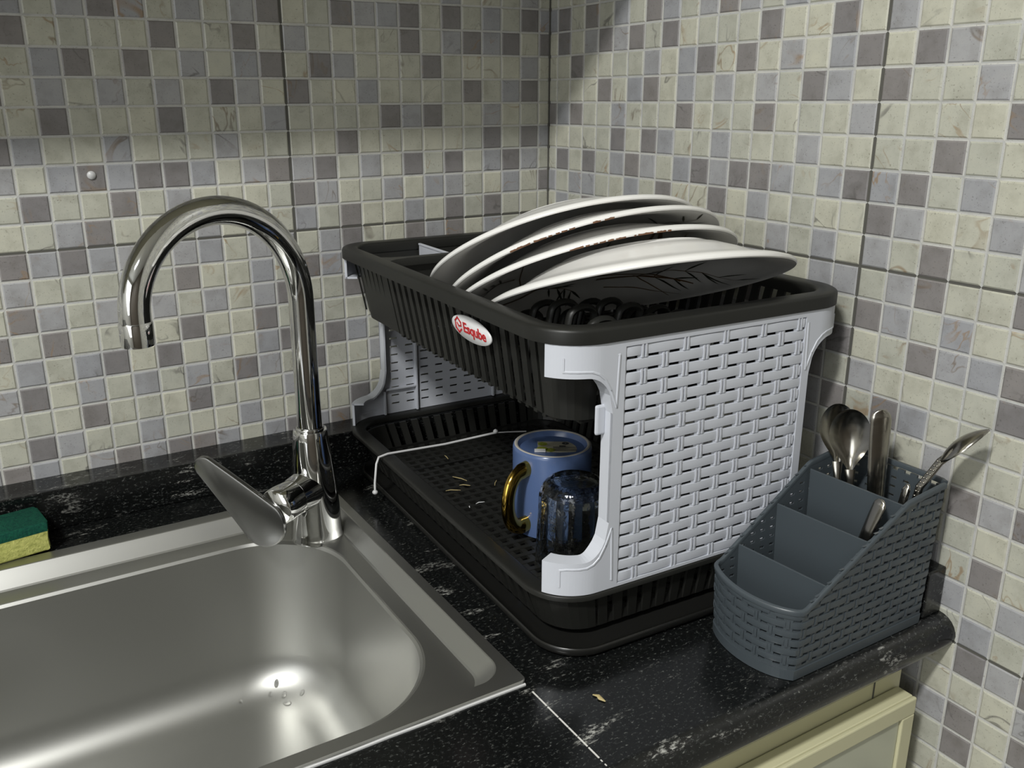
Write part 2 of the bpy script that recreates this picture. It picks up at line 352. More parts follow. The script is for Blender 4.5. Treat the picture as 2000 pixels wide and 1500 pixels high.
# ------------------------------------------------------------------ faucet
def faucet():
    bx, by = -.405, -.1855
    root = empty('kitchen_faucet', (-.3991, -.1677, -.0130), 0, 'chrome gooseneck faucet with flat lever at the sink corner', 'faucet'); root.scale = (1.0225,) * 3
    b = MB(); b.lathe([(.0, -.0), (.0262, 0), (.0262, .003), (.0255, .0045), (.0252, .012), (.0240, .035), (.0222, .06), (.0196, .085), (.0172, .106), (.0165, .1135), (.0160, .1150), (.0125, .1152)], 64)
    b.obj('body', M['chrome'], root, angle=60)
    dx, dy = -.5660 - bx, -.2790 - by; D = math.hypot(dx, dy); dx /= D; dy /= D; r = D / 2; zc = .2440
    pts = [(0, 0, .113)] + [(0, 0, .113 + (zc - .113) * i / 6) for i in range(1, 6)]
    for i in range(0, 41):
        a = PI - PI * i / 40; s = r + r * math.cos(a); k = i / 40; zz = zc + .022 * k; pts.append((dx * s, dy * s, zz + (.3440 - zc - .018) * math.sin(a)))
    pts += [(dx * D, dy * D, zc + .0205), (dx * D, dy * D, zc + .0190)]
    b = MB(); b.tube(pts, [.0119] * (len(pts)), 40, True); b.obj('spout', M['chrome'], root, angle=60)
    b = MB(); b.lathe([(.0130, .0), (.0136, .001), (.0136, .0035), (.0128, .0045), (.0121, .0045)], 48, (0, 0, .1135)); b.obj('collar', M['chrome'], root, angle=50)
    b = MB(); b.lathe([(0, .002), (.0095, .002), (.0095, 0), (.0124, 0), (.0126, .002), (.0126, .017), (.0119, .0185)], 48, (dx * D, dy * D, zc + .0010)); b.obj('aerator', M['chrome'], root, angle=50)
    # side valve
    ang = math.radians(213); d = Vector((math.cos(ang), math.sin(ang), 0)); h = Vector((-d.y, d.x, 0)); up = Vector((0, 0, 1))
    if h.x > 0: h = -h
    c0 = Vector((0, 0, .0555))
    def ring(s, rr, z=0, n=48): return [c0 + d * s + (h * math.cos(2 * PI * k / n) + up * math.sin(2 * PI * k / n)) * rr + up * z for k in range(n)]
    b = MB(); b.loft([ring(.004, .0200), ring(.020, .0192), ring(.030, .0182), ring(.034, .0178), ring(.0342, .0168)], True, False, True); b.obj('valve_housing', M['chrome'], root, angle=60)
    b = MB(); b.loft([ring(.0342, .0160), ring(.0346, .0176), ring(.050, .0186), ring(.058, .0180), ring(.0600, .0168)], True, True, True)
    kn = b.obj('valve_cap', M['chrome'], root, angle=60)
    # lever: flat teardrop plate
    B0, T0 = Vector((-0.4642 - bx, -0.2095 - by, 0.0362 + .0035)), Vector((-0.5002 - bx, -0.1657 - by, 0.0872 + .0035))
    L_ = (T0 - B0).length; e = (T0 - B0) / L_; a_ = math.radians(222); d = Vector((math.cos(a_), math.sin(a_), .05)).normalized()
    d = (d - e * d.dot(e)).normalized(); f = d.cross(e).normalized(); R0, R1 = .0240, .0108; ctr = B0 - d * .002
    out = []
    out = [(R0 * math.cos(PI / 2 + PI * i / 24), R0 * math.sin(PI / 2 + PI * i / 24)) for i in range(25)]
    for i in range(1, 12):
        t = i / 12; w_ = R0 + (R1 - R0) * (t ** 1.0); out.append((L_ * t, -w_))
    out += [(L_ + R1 * math.cos(-PI / 2 + PI * i / 16), R1 * math.sin(-PI / 2 + PI * i / 16)) for i in range(17)]
    for i in range(1, 12):
        t = 1 - i / 12; w_ = R0 + (R1 - R0) * (t ** 1.0); out.append((L_ * t, w_))
    def lay(off, ins):
        res = []
        for x, y in out:
            cx_ = min(max(x, 0), L_); vx, vy = x - cx_, y; q = math.hypot(vx, vy) or 1
            res.append(ctr + e * (x - vx / q * ins) + f * (y - vy / q * ins) + d * (off + .004 * (max(x, 0) / L_) ** 1.5))
        return res
    b = MB(); b.loft([lay(-.001, .004), lay(-.0003, .0012), lay(.0015, 0), lay(.0050, 0), lay(.0062, .0006), lay(.0067, .0022)], True, True, True)
    b.obj('lever', M['chrome_dull'], root, angle=40)
    return root
faucet()

# ------------------------------------------------------------------ sponge
def sponge():
    root = empty('kitchen_sponge', (-.7040, -.0815, .0037), math.radians(9), 'yellow foam sponge with green scouring pad on the worktop', 'sponge')
    def lay(z, k=0, sag=0):
        l = rrect(-.060, .060, -.0225, .0235, .004, 3); p = []
        for i, (x, y) in enumerate(l):
            wob = .0006 * math.sin(i * 2.3)
            p.append((x * (1 - k) + wob, y * (1 - k * 1.5) - (.0010 * math.sin(i * 1.7)), z - sag * (1 - (x / .06) ** 2)))
        return p
    b = MB(); b.loft([lay(.0005, .03), lay(.002), lay(.012, .012), lay(.0205, 0, -.0)], True, True, True); b.obj('foam', M['foam'], root, angle=50)
    b = MB(); b.loft([lay(.0206, -.005), lay(.0285, -.01), lay(.0295, .02)], True, True, True); b.obj('scouring_pad', M['scour'], root, angle=50)
sponge()

# ------------------------------------------------------------------ weave builder
class Weave:
    """cells of a wall laid along s (length) and z (height); fn(s, z, d) -> point, d outward"""
    def __init__(self, mb, fn): self.b = mb; self.fn = fn
    def cell(self, s0, s1, z0, z1, d0, d1, ns=1, zc=None, bul=0.0, bs=0.0):
        """block; zc(s) clips the top; bul bulges the outer face vertically rounded, bs along s"""
        if s1 - s0 < 1e-5 or z1 - z0 < 1e-5: return
        nz = 2 if bul else 1
        ss = [s0 + (s1 - s0) * i / ns for i in range(ns + 1)]; zz = [z0 + (z1 - z0) * j / nz for j in range(nz + 1)]
        vs = []
        for s in ss:
            top = z1 if zc is None else min(z1, zc(s))
            if zc is not None and top <= z0: top = z0 + 1e-5
            for j, z in enumerate(zz):
                zq = z0 + (top - z0) * j / nz
                u = (s - s0) / (s1 - s0); k = (1 - (2 * u - 1) ** 2) * bs + (bul if 0 < j < nz else 0)
                vs.append(self.fn(s, zq, d1 + k))
            vs.append(self.fn(s, top, d0)); vs.append(self.fn(s, z0, d0))
        m_ = nz + 3; fs = []
        for i in range(ns):
            for j in range(m_):
                a = i * m_ + j; c_ = i * m_ + (j + 1) % m_; fs.append((a, c_, c_ + m_, a + m_))
        fs.append(tuple(range(m_))); fs.append(tuple(ns * m_ + j for j in reversed(range(m_))))
        self.b.add(vs, fs)

# ------------------------------------------------------------------ dish rack
TH = math.radians(2.1)
RW, RL = .306, .473
rack = empty('dish_rack', (-.3262, -.4886, 0), -TH, 'two-tier charcoal and white plastic dish rack in the corner', 'dish rack')
def per_path(x0, x1, y0, y1, r, n=8):
    """closed perimeter with outward normals, starting at the middle of nothing: list of (x, y)"""
    return rrect(x0, x1, y0, y1, r, n)
def wall_slats(mb, inner_top, inner_bot, zt, zb, th, pitch, wslat, solid=None, crn=8):
    """inner_* = (x0,x1,y0,y1,r); corners are solid, straights are slats"""
    def corners(q, n=crn): return rrect(*q, n)
    T = corners(inner_top); B = corners(inner_bot); Ti = corners((inner_top[0] + th, inner_top[1] - th, inner_top[2] + th, inner_top[3] - th, max(.001, inner_top[4] - th))); Bi = corners((inner_bot[0] + th, inner_bot[1] - th, inner_bot[2] + th, inner_bot[3] - th, max(.001, inner_bot[4] - th)))
    N = len(T); n1 = crn + 1
    def strip(i, j, a0, a1):
        def P_(A, B_, a): return tuple(A[k] + (B_[k] - A[k]) * a for k in range(2))
        vs = []
        for a in (a0, a1):
            for (X, z) in ((T, zt), (B, zb), (Bi, zb), (Ti, zt)):
                p = P_(X[i], X[j], a); vs.append((p[0], p[1], z))
        mb.add(vs, [(0, 1, 5, 4), (1, 2, 6, 5), (2, 3, 7, 6), (3, 0, 4, 7), (0, 3, 2, 1), (4, 5, 6, 7)])
    for i in range(N):
        j = (i + 1) % N
        if (i + 1) % n1 == 0:      # straight side
            Lh = math.dist(T[i], T[j]); side = i // n1; k = max(1, int(Lh / pitch)); pt = Lh / k
            for q in range(k):
                mid = (T[i][0] + (T[j][0] - T[i][0]) * (q + .5) / k, T[i][1] + (T[j][1] - T[i][1]) * (q + .5) / k)
                if solid and solid(mid): strip(i, j, q / k, (q + 1) / k)
                else: strip(i, j, (q + .5) / k - wslat / 2 / Lh, (q + .5) / k + wslat / 2 / Lh)
        else: strip(i, j, 0, 1)
def rim(mb, q, z0, z1, w_, ov=.0, n=10):
    """rounded band round the top: outer face, rounded shoulder, top, inner drop"""
    def L(o, z): return z3(rrect(q[0] + o, q[1] - o, q[2] + o, q[3] - o, max(.002, q[4] - o), n), z)
    h = z1 - z0
    loops = [L(ov + .001, z0), L(0, z0), L(0, z0 + h * .75), L(.0006, z0 + h * .90), L(.0024, z1), L(w_ - .003, z1), L(w_ - .0008, z1 - .001), L(w_, z1 - .003), L(w_, z0), L(ov + .001, z0)]
    mb.loft(loops, True)
def cl(t, a, c_, r):
    d = max(0, min(t - a, c_ - t)); return 0 if d >= r else r - math.sqrt(max(0, r * r - (r - d) ** 2))
# --- drip tray
b = MB()
def Lq(o, z, q=(0, .278, -.0125, .438, .040)): return z3(rrect(q[0] + o, q[1] - o, q[2] + o, q[3] - o, max(.003, q[4] - o), 12), z)
b.loft([Lq(.010, .0006), Lq(.003, .0008), Lq(.0004, .0030), Lq(0, .0070), Lq(.0003, .0082), Lq(.0010, .0087), Lq(.0020, .0084), Lq(.0032, .0070), Lq(.0100, .0040), Lq(.05, .0034)], True, True, True)
tr = b.obj('drip_tray', M['black_gloss'], rack, angle=50)
# --- lower basket
b = MB()
lo_t = (.003, .284, .003, .440, .040); lo_b = (.016, .272, .010, .432, .034)
wall_slats(b, (.003, .282, .003, .442, .040), (.016, .272, .010, .430, .034), .0455, .0105, .0025, .0150, .0085)
lb = b.obj('lower_basket', M['black'], rack, angle=40)
b = MB(); rim(b, (0, RW, 0, RL - .001, .043), .0432, .0478, .0165, .002); b.obj('rim', M['black'], lb, angle=50)
b = MB(); x = .020
while x < .266: k = max(cl(x, .017, .271, .034), cl(x + .0052, .017, .271, .034)); b.box(x, x + .0052, .014 + k, .428 - k, .0105, .0135); x += .0128
y = .018
while y < .424: k = max(cl(y, .012, .430, .034), cl(y + .0052, .012, .430, .034)); b.box(.018 + k, .270 - k, y, y + .0052, .0107, .0139); y += .0128
b.obj('floor_grid', M['black'], lb, smooth=False)
b = MB(); Lh = [z3(rrect(.0165 + o, .2705 - o, .0105 + o, .4315 - o, .033, 6), z) for o, z in ((0, .0104), (0, .019), (.002, .019), (.002, .0104))]; b.loft(Lh + [Lh[0]], True); b.obj('lower_band', M['black_gloss'], lb, angle=50)

# --- upper basket
VD = .353
ub_b = MB()
wall_slats(ub_b, (.014, .292, .014, RL - .014, .034), (.026, .280, .026, RL - .026, .028), .2515, .1835, .0025, .0155, .0085, solid=lambda p: p[1] > VD - .003)
ub = ub_b.obj('upper_basket', M['black'], rack, angle=40)
b = MB(); rim(b, (0, RW, 0, RL, .043), .2510, .2625, .0180, .012); b.obj('rim', M['black'], ub, angle=50)
b = MB()
# raised fins on the closed side of the cutlery bay
for k in range(7):
    v = VD + .010 + k * .0125
    b.add([(.0135, v, .250), (.0135, v + .0016, .250), (.0255, v + .0016, .190), (.0255, v, .190), (.0150, v, .250), (.0150, v + .0016, .250), (.0270, v + .0016, .190), (.0270, v, .190)], [(0, 1, 2, 3), (7, 6, 5, 4), (0, 3, 7, 4), (1, 5, 6, 2), (0, 4, 5, 1), (2, 6, 7, 3)])
b.obj('side_fin', M['black'], ub, smooth=False)
b = MB()
x = .030
while x < .274: k = max(cl(x, .027, .279, .028), cl(x + .0052, .027, .279, .028)); b.box(x, x + .0050, .028 + k, VD, .1805, .1835); x += .0128
y = .030
while y < VD - .005: k = max(cl(y, .027, .9, .028), cl(y + .005, .027, .9, .028)); b.box(.028 + k, .278 - k, y, y + .0050, .1800, .1832); y += .0128
b.box(.034, .272, VD - .001, RL - .0275, .1840, .1858)
b.obj('floor_grid', M['black'], ub, smooth=False)
b = MB(); b.box(.026, .280, VD - .002, VD + .0005, .184, .254)
b.loft([[(x, VD - .004 + dy_, z) for dy_, z in ((-.0045 - k, .2540), (-.0045 - k, .2600), (-.003 - k, .2618), (.007 + k, .2618), (.0085 + k, .2600), (.0085 + k, .2540))] for x, k in ((.010, .012), (.018, .007), (.026, .002), (.040, 0), (.266, 0), (.280, .002), (.288, .007), (.296, .012))], True, True, True)
b.obj('compartment_wall', M['black'], ub, angle=40)
b = MB(); b.box(.100, .1016, VD + .010, RL - .0205, .190, .2575); b.box(.0992, .1024, VD + .010, RL - .0205, .2560, .2582)
pw = b.obj('cutlery_divider', M['white'], ub, smooth=False, bevel=.0004); pw['label'] = 'white divider plate in the cutlery bay'
# plate prongs: looped stands rising from the floor
def prong(u, v, h, w_=.024, tilt=.010):
    b = MB(); pts = []
    r = w_ / 2
    pts = [(u, v, .183), (u + tilt * .6, v, .183 + h * .65)]
    for i in range(9):
        a = PI - PI * i / 8; pts.append((u + tilt + r + r * math.cos(a), v, .183 + h - r * .6 + r * .6 * math.sin(a)))
    pts += [(u + w_ + tilt * .6, v, .183 + h * .65), (u + w_, v, .183)]
    b.tube(pts, .0030, 8, True, 1.0, 1.3)
    b.box(u + .002, u + w_ + .003, v - .0012, v + .0012, .183 + h * .40, .183 + h * .47)
    b.obj('plate_prong', M['black'], ub, angle=50)
for v, hh in ((.045, .073), (.0725, .077), (.100, .076), (.1275, .070), (.155, .056)):
    prong(.050, v, hh); prong(.098, v, hh - .004, .022)
    if v < .15: prong(.150, v, hh - .016, .022)

# brand badge on the long side
def badge():
    b = MB(); N = 56; rings = []
    for k, (sc, dd) in enumerate(((1, 0), (1, .0009), (.97, .0014))):
        rings.append([(-dd, .036 * sc * math.cos(2 * PI * i / N), .0115 * sc * math.sin(2 * PI * i / N)) for i in range(N)])
    b.loft(rings, True, True, True)
    o = b.obj('brand_badge', M['whiteink'], ub, angle=60); o.location = (.0120, .149, .2320); o.rotation_euler = (0, math.radians(-9), 0)
    o['label'] = 'white oval badge with red lettering'
    cu = bpy.data.curves.new('lettering', 'FONT'); cu.body = 'Esqube'; cu.size = .0128; cu.extrude = .0002; cu.offset = .00022; cu.space_character = .98
    to = bpy.data.objects.new('lettering_source', cu); COL.objects.link(to)
    bpy.context.view_layer.update()
    me = bpy.data.meshes.new_from_object(to.evaluated_get(bpy.context.evaluated_depsgraph_get())); bpy.data.objects.remove(to)
    me.name = 'lettering'
    xs = [v.co.x for v in me.vertices]; x0, x1 = min(xs), max(xs); wd = .0420
    for v in me.vertices:
        tx = (v.co.x - x0) / (x1 - x0) * .0405
        v.co = Vector((-.0017 - v.co.z, .0125 - tx, v.co.y - .0040))
    me.materials.append(M['red']); lo = bpy.data.objects.new('lettering', me); COL.objects.link(lo); lo.parent = o
    b = MB(); c_ = .0222; hexa = [(c_ + .0058 * math.cos(math.radians(a)), .0003 + .0068 * math.sin(math.radians(a))) for a in (30, 90, 150, 210, 270, 330)]
    segs = [(0, 1), (1, 2), (2, 3), (3, 4), (4, 5)]
    # the mark is an open hexagon with a small hook inside, mirrored to read from outside
    pts = [hexa[i] for i in (5, 4, 3, 2, 1, 0)]
    def stroke(pl, w_):
        for a, c2 in zip(pl[:-1], pl[1:]):
            dx_, dy_ = c2[0] - a[0], c2[1] - a[1]; q = math.hypot(dx_, dy_); nx, ny = -dy_ / q * w_ / 2, dx_ / q * w_ / 2; ex, ey = dx_ / q * w_ / 2, dy_ / q * w_ / 2
            b.add([(-.0018, a[0] + nx - ex, a[1] + ny - ey), (-.0018, c2[0] + nx + ex, c2[1] + ny + ey), (-.0018, c2[0] - nx + ex, c2[1] - ny + ey), (-.0018, a[0] - nx - ex, a[1] - ny - ey),
                   (-.0014, a[0] + nx - ex, a[1] + ny - ey), (-.0014, c2[0] + nx + ex, c2[1] + ny + ey), (-.0014, c2[0] - nx + ex, c2[1] - ny + ey), (-.0014, a[0] - nx - ex, a[1] - ny - ey)], [(0, 1, 2, 3), (0, 4, 5, 1), (1, 5, 6, 2), (2, 6, 7, 3), (3, 7, 4, 0)])
    H = [(c_ - .0052, .0034), (c_, .0071), (c_ + .0052, .0034), (c_ + .0052, -.0030), (c_, -.0064), (c_ - .0052, -.0030)]
    stroke(H, .0016)
    stroke([(c_ - .0052, .0034), (c_ - .0052, .0002), (c_ - .0006, -.0006), (c_ + .0016, .0016)], .0013)
    b.obj('emblem', M['red'], o, smooth=False)
badge()

# --- woven end panels
def end_panel(far=False):
    R_c = .0415; ins = .0012; x0, x1 = ins, RW - ins; wrap0 = .0000
    # path from the left lobe round the corner, along the end, round the other corner
    arc = R_c * math.radians(62)
    straight = (x1 - x0) - 2 * R_c; ST = straight + 2 * arc
    def fn(s, z, d):
        if s < arc:
            a = math.radians(62) * (1 - s / arc); cx, cy = x0 + R_c, ins + R_c; nx, ny = -math.sin(a), -math.cos(a)
            p = (cx + nx * (R_c + d), cy + ny * (R_c + d))
        elif s > arc + straight:
            a = math.radians(62) * ((s - arc - straight) / arc); cx, cy = x1 - R_c, ins + R_c; nx, ny = math.sin(a), -math.cos(a)
            p = (cx + nx * (R_c + d), cy + ny * (R_c + d))
        else: p = (x0 + R_c + (s - arc), ins - d)
        if far: p = (p[0], RL - .0005 - p[1])
        return (p[0], p[1], z)
    s_of = lambda u: u - (x0 + R_c) + arc
    zb, zt = .0482, .2505
    b = MB(); W = Weave(b, fn)
    nL, nR = s_of(.0525), s_of(.2545)
    lobe_t, lobe_b = .2255, .0760
    fl = .022   # width of the hollow curve
    def zlow(s):    # lower outline of the upper lobes
        t = 1 if nL <= s <= nR else max(0, 1 - ((nL - s) if s < nL else (s - nR)) / fl)
        return lobe_t - .030 * (1 - math.sqrt(max(0, 1 - t * t)))
    def zhigh(s):
        t = 1 if nL <= s <= nR else max(0, 1 - ((nL - s) if s < nL else (s - nR)) / fl)
        return lobe_b + .030 * (1 - math.sqrt(max(0, 1 - t * t)))
    th = .0028
    wl, wr = s_of(.0625), s_of(.2465)      # woven field
    # fine columns beside the field
    def cols(a, c_, n): return [a + (c_ - a) * i / n for i in range(n + 1)]
    for (a, c_) in ((0, nL), (nR, ST)):
        cs = cols(a, c_, 22)
        for p, q in zip(cs[:-1], cs[1:]):
            vs = [];
            for s in (p, q):
                vs += [fn(s, zlow(s), 0), fn(s, zt, 0), fn(s, zt, -th), fn(s, zlow(s), -th), fn(s, zb, 0), fn(s, zhigh(s), 0), fn(s, zhigh(s), -th), fn(s, zb, -th)]
            b.add(vs, [(0, 8, 9, 1), (1, 9, 10, 2), (2, 10, 11, 3), (4, 12, 13, 5), (6, 14, 15, 7), (7, 15, 12, 4)])
    for s in (0, ST): b.add([fn(s, zlow(s), 0), fn(s, zt, 0), fn(s, zt, -th), fn(s, zlow(s), -th)], [(0, 1, 2, 3)]); b.add([fn(s, zb, 0), fn(s, zhigh(s), 0), fn(s, zhigh(s), -th), fn(s, zb, -th)], [(0, 1, 2, 3)])
    W.cell(nL, wl, zb, zt, -th, 0); W.cell(wr, nR, zb, zt, -th, 0)
    NC, NR = 10, 18; cp = .0200; rp = (.2360 - .0605) / (NR - 1); s0 = wl + .0020; z0 = .0605
    sl = .0104; sh = .0021
    # plate rows
    zr = [zb] + sum([[z0 + i * rp - sh / 2, z0 + i * rp + sh / 2] for i in range(NR)], []) + [zt]
    for k in range(0, len(zr), 2): W.cell(wl, wr, zr[k], zr[k + 1], -th, -.0016)
    for i in range(NR):
        za, zc_ = z0 + i * rp - sh / 2, z0 + i * rp + sh / 2; e = wl
        for j in range(NC):
            a = s0 + j * cp - .0; W.cell(e, a, za, zc_, -th, -.0016); e = a + sl
        W.cell(e, wr, za, zc_, -th, -.0016)
    W.cell(wl, wr, z0 + (NR - 1) * rp + rp * .95, zt, -.0017, 0); W.cell(wl, wr, zb, z0 - rp * .95, -.0017, 0)
    # straps and ribs
    rib = [s0 + j * cp + sl + (cp - sl) / 2 for j in range(-1, NC)]
    for i in range(-1, NR):
        zl, zh = z0 + i * rp + .0010, z0 + (i + 1) * rp - .0010
        vis = [j for j in range(len(rib)) if (j + i) % 2 == 0]
        edges = [wl + .0004] + [q for j in vis for q in (rib[j] - .0026, rib[j] + .0026)] + [wr - .0004]
        for k in range(0, len(edges), 2):
            a, c_ = max(edges[k], wl + .0004), min(edges[k + 1], wr - .0004)
            if c_ - a > .002: W.cell(a, c_, zl + .0005, zh - .0005, -.0017, -.0011, 6, None, .0004, .0007)
        for j in vis:
            for q in (-1, 1):
                a = rib[j] + q * .0016
                if a - .0008 > wl and a + .0008 < wr: W.cell(a - .0008, a + .0008, max(zl - .0016, zb), min(zh + .0016, zt), -.0017, -.0002, 1, None, .0003)
        
    # flange turned inwards along the hollow sides
    def strip(pl, dep):
        for (s_a, z_a), (s_b, z_b) in zip(pl[:-1], pl[1:]):
            ds, dz = s_b - s_a, z_b - z_a; q = math.hypot(ds, dz) or 1; ns_, nz_ = -dz / q * .0022, ds / q * .0022
            b.add([fn(s_a, z_a, 0), fn(s_b, z_b, 0), fn(s_b, z_b, -dep), fn(s_a, z_a, -dep), fn(s_a + ns_, z_a + nz_, -.001), fn(s_b + ns_, z_b + nz_, -.001), fn(s_b + ns_, z_b + nz_, -dep), fn(s_a + ns_, z_a + nz_, -dep)],
                  [(0, 1, 2, 3), (4, 7, 6, 5), (3, 2, 6, 7), (0, 3, 7, 4), (1, 5, 6, 2)])
    n = 20
    left = [(s, zhigh(s)) for s in cols(0, nL, n)] + [(s, zlow(s)) for s in reversed(cols(0, nL, n))]
    right = [(s, zlow(s)) for s in reversed(cols(nR, ST, n))] + [(s, zhigh(s)) for s in cols(nR, ST, n)]
    strip([(p[0], p[1]) for p in reversed(left)], .014); strip([(p[0], p[1]) for p in reversed(right)], .014)
    # embossed outlines in the four lobes
    def line(pl, w_=.0011):
        for (s_a, z_a), (s_b, z_b) in zip(pl[:-1], pl[1:]):
            ds, dz = s_b - s_a, z_b - z_a; q = math.hypot(ds, dz) or 1; ns_, nz_ = -dz / q * w_ / 2, ds / q * w_ / 2; es, ez = ds / q * w_ / 2, dz / q * w_ / 2
            b.add([fn(s_a + ns_ - es, z_a + nz_ - ez, .0006), fn(s_b + ns_ + es, z_b + nz_ + ez, .0006), fn(s_b - ns_ + es, z_b - nz_ + ez, .0006), fn(s_a - ns_ - es, z_a - nz_ - ez, .0006),
                   fn(s_a + ns_ * 2, z_a + nz_ * 2, -.0001), fn(s_b + ns_ * 2, z_b + nz_ * 2, -.0001), fn(s_b - ns_ * 2, z_b - nz_ * 2, -.0001), fn(s_a - ns_ * 2, z_a - nz_ * 2, -.0001)], [(0, 1, 2, 3), (0, 4, 5, 1), (1, 5, 6, 2), (2, 6, 7, 3), (3, 7, 4, 0)])
    for sg in (0, 1):
        mp = (lambda s: s) if not sg else (lambda s: ST - s)
        e = .0145
        up_ = [(mp(nL + .0045), .2405), (mp(e), .2405), (mp(e), .2305)] + [(mp(s), zlow(s) + .0050) for s in cols(e, nL + .003, 8)[1:]] + [(mp(nL + .0045), .2405)]
        dn_ = [(mp(nL + .0045), .0560), (mp(e), .0560), (mp(e), .0700)] + [(mp(s), zhigh(s) - .0050) for s in cols(e, nL + .003, 8)[1:]] + [(mp(nL + .0045), .0560)]
        line(up_); line(dn_)
    o = b.obj('end_panel', M['white'], rack, angle=42, fix=True)
    # small latch tab on the left hollow edge
    b = MB(); W2 = Weave(b, fn); a = nL; 
    b.box(.0445, .0535, .0105, .0140, .176, .200) if not far else b.box(.0445, .0535, RL - .0145, RL - .0110, .176, .200)
    b.obj('latch_tab', M['white'], o, smooth=False, bevel=.0022)
    if far:      # stiffening ribs seen from inside
        b = MB()
        vv = RL - .0005 - ins - th
        for q in ((.0960, .0985, .0485, .185), (.0560, .0958, .0790, .0812), (.053, .0556, .0485, .0790), (.2040, .2065, .0485, .185)):
            b = MB(); b.box(q[0], q[1], vv - .0045, vv, q[2], q[3]); b.obj('stiffening_rib', M['white'], o, smooth=False, bevel=.0004)
    return o
p1 = end_panel(False); p1['label'] = 'white woven-pattern end panel facing the camera'
p2 = end_panel(True); p2['label'] = 'white end panel against the back wall, seen from inside'

# ------------------------------------------------------------------ plates
def plate(idx, c_, az, el, label, rot, chips):
    n = Vector((math.cos(el) * math.cos(az), math.cos(el) * math.sin(az), math.sin(el)))
    u = Vector((0, 0, 1)).cross(n).normalized(); v = n.cross(u)
    R = .1325
    # profile in the plate's frame: z along the face normal, rim plane at z = 0
    face = [(0, -.0245), (.055, -.0242), (.074, -.0215), (.090, -.0155), (.103, -.0085), (.113, -.0048), (.125, -.0015), (.1308, .0004)]
    edge = [(R - .0008, .0010), (R, .0002), (R + .0001, -.0012), (R - .0014, -.0036)]
    back = [(.125, -.0062), (.113, -.0090), (.103, -.0128), (.091, -.0195), (.077, -.0258), (.067, -.0282), (.0650, -.0304), (.0620, -.0304), (.060, -.0280), (.0, -.0276)]
    b = MB(); b.lathe([(max(r, .0004), z) for r, z in face + edge + back], 120, cap0=True, cap1=True)
    def fz(r):
        for (r0, z0), (r1, z1) in zip(face[:-1], face[1:]):
            if r0 <= r <= r1: return z0 + (z1 - z0) * (r - r0) / (r1 - r0)
        return face[-1][1]
    def stroke(pl, ws, mi):
        b.mi = mi; pl2 = sample_poly([(*p, w_) for p, w_ in zip(pl, ws)], .0035); vs = []
        for i, (x, y, w_) in enumerate(pl2):
            a = pl2[max(0, i - 1)]; c2 = pl2[min(len(pl2) - 1, i + 1)]; dx, dy = c2[0] - a[0], c2[1] - a[1]; q = math.hypot(dx, dy) or 1
            for sg in (-1, 1):
                X, Y = x - dy / q * w_ * sg, y + dx / q * w_ * sg; r = min(math.hypot(X, Y), .1305); vs.append((X, Y, fz(r) + .0004))
        b.add(vs, [(2 * i, 2 * i + 1, 2 * i + 3, 2 * i + 2) for i in range(len(pl2) - 1)]); b.mi = 0
    rnd = random.Random(11)
    # bamboo: stems with nodes and slender leaves
    nst = 0
    for base, ang, ln_ in (((-.112, -.048), -.12, .19), ((-.060, -.055), .55, .08), ((-.005, -.068), .30, .095), ((.030, -.060), -.55, .07), ((-.075, -.052), -.75, .06), ((.045, -.050), .45, .075), ((-.085, .060), .25, .15), ((-.02, .072), .75, .05), ((.01, -.085), .15, .08)):
        pl = [base]; a = ang
        for k in range(5):
            a += rnd.uniform(-.16, .16); pl.append((pl[-1][0] + math.cos(a) * ln_ / 5, pl[-1][1] + math.sin(a) * ln_ / 5))
        pl = [p for p in pl if math.hypot(*p) < .128]; nst += 1
        if len(pl) > 2: stroke(pl, [(.0024 if nst in (1, 3) else .0008) * (1 - .13 * i) for i in range(len(pl))], 1)
        for p in (pl[2:] if nst in (2, 3, 5, 6, 8) else []):
            for s_ in range(2):
                la = a + rnd.uniform(-1.2, 1.2); l2 = rnd.uniform(.018, .036); q = [(p[0] + math.cos(la) * l2 * t, p[1] + math.sin(la) * l2 * t) for t in (0, .35, .7, 1)]
                if all(math.hypot(*t) < .128 for t in q): stroke(q, [.0002, .0011, .0008, .0001], 2)
    # worn patches on the rolled edge
    for a0, a1 in chips:
        b.mi = 3; k = int((a1 - a0) / .012); vs = []
        for i in range(k + 1):
            a = a0 + (a1 - a0) * i / k; wz = rnd.uniform(.0004, .0026)
            for r, z in ((R - .0026, .0009), (R - .0006, .00125), (R + .0004, .0008 - wz * .35)): vs.append((r * math.cos(a), r * math.sin(a), z))
        b.add(vs, [f_ for i in range(k) if rnd.random() < .85 for f_ in ((3 * i, 3 * i + 1, 3 * i + 4, 3 * i + 3), (3 * i + 1, 3 * i + 2, 3 * i + 5, 3 * i + 4))]); b.mi = 0
    o = b.obj('dinner_plate', [M['ceramic'], M['brown'], M['green_ink'], M['chip']], angle=38, fix=False)
    bm = bmesh.new(); bm.from_mesh(o.data); bm.normal_update()
    if sum(f.normal.z for f in bm.faces if f.calc_center_median().z < -.027) > 0: bmesh.ops.reverse_faces(bm, faces=bm.faces)
    bm.to_mesh(o.data); bm.free()
    # roll about the axis so that the pattern differs from plate to plate
    mm = Matrix((u, v, n)).transposed().to_4x4() @ Matrix.Rotation(rot, 4, 'Z'); mm.translation = Vector(c_); o.matrix_world = mm
    tag(o, label, 'plate', 'dinner plates leaning in the rack'); return o
plate(1, (-.1665, -.2690, .2735), -1.630, -1.0607, 'white dinner plate at the back of the leaning row', .5, [])
plate(2, (-.1665, -.3020, .2640), -1.600, -1.0330, 'second white plate from the back wall, brown wear along its edge', 1.1, [(1.05, 1.50), (.80, .95)])
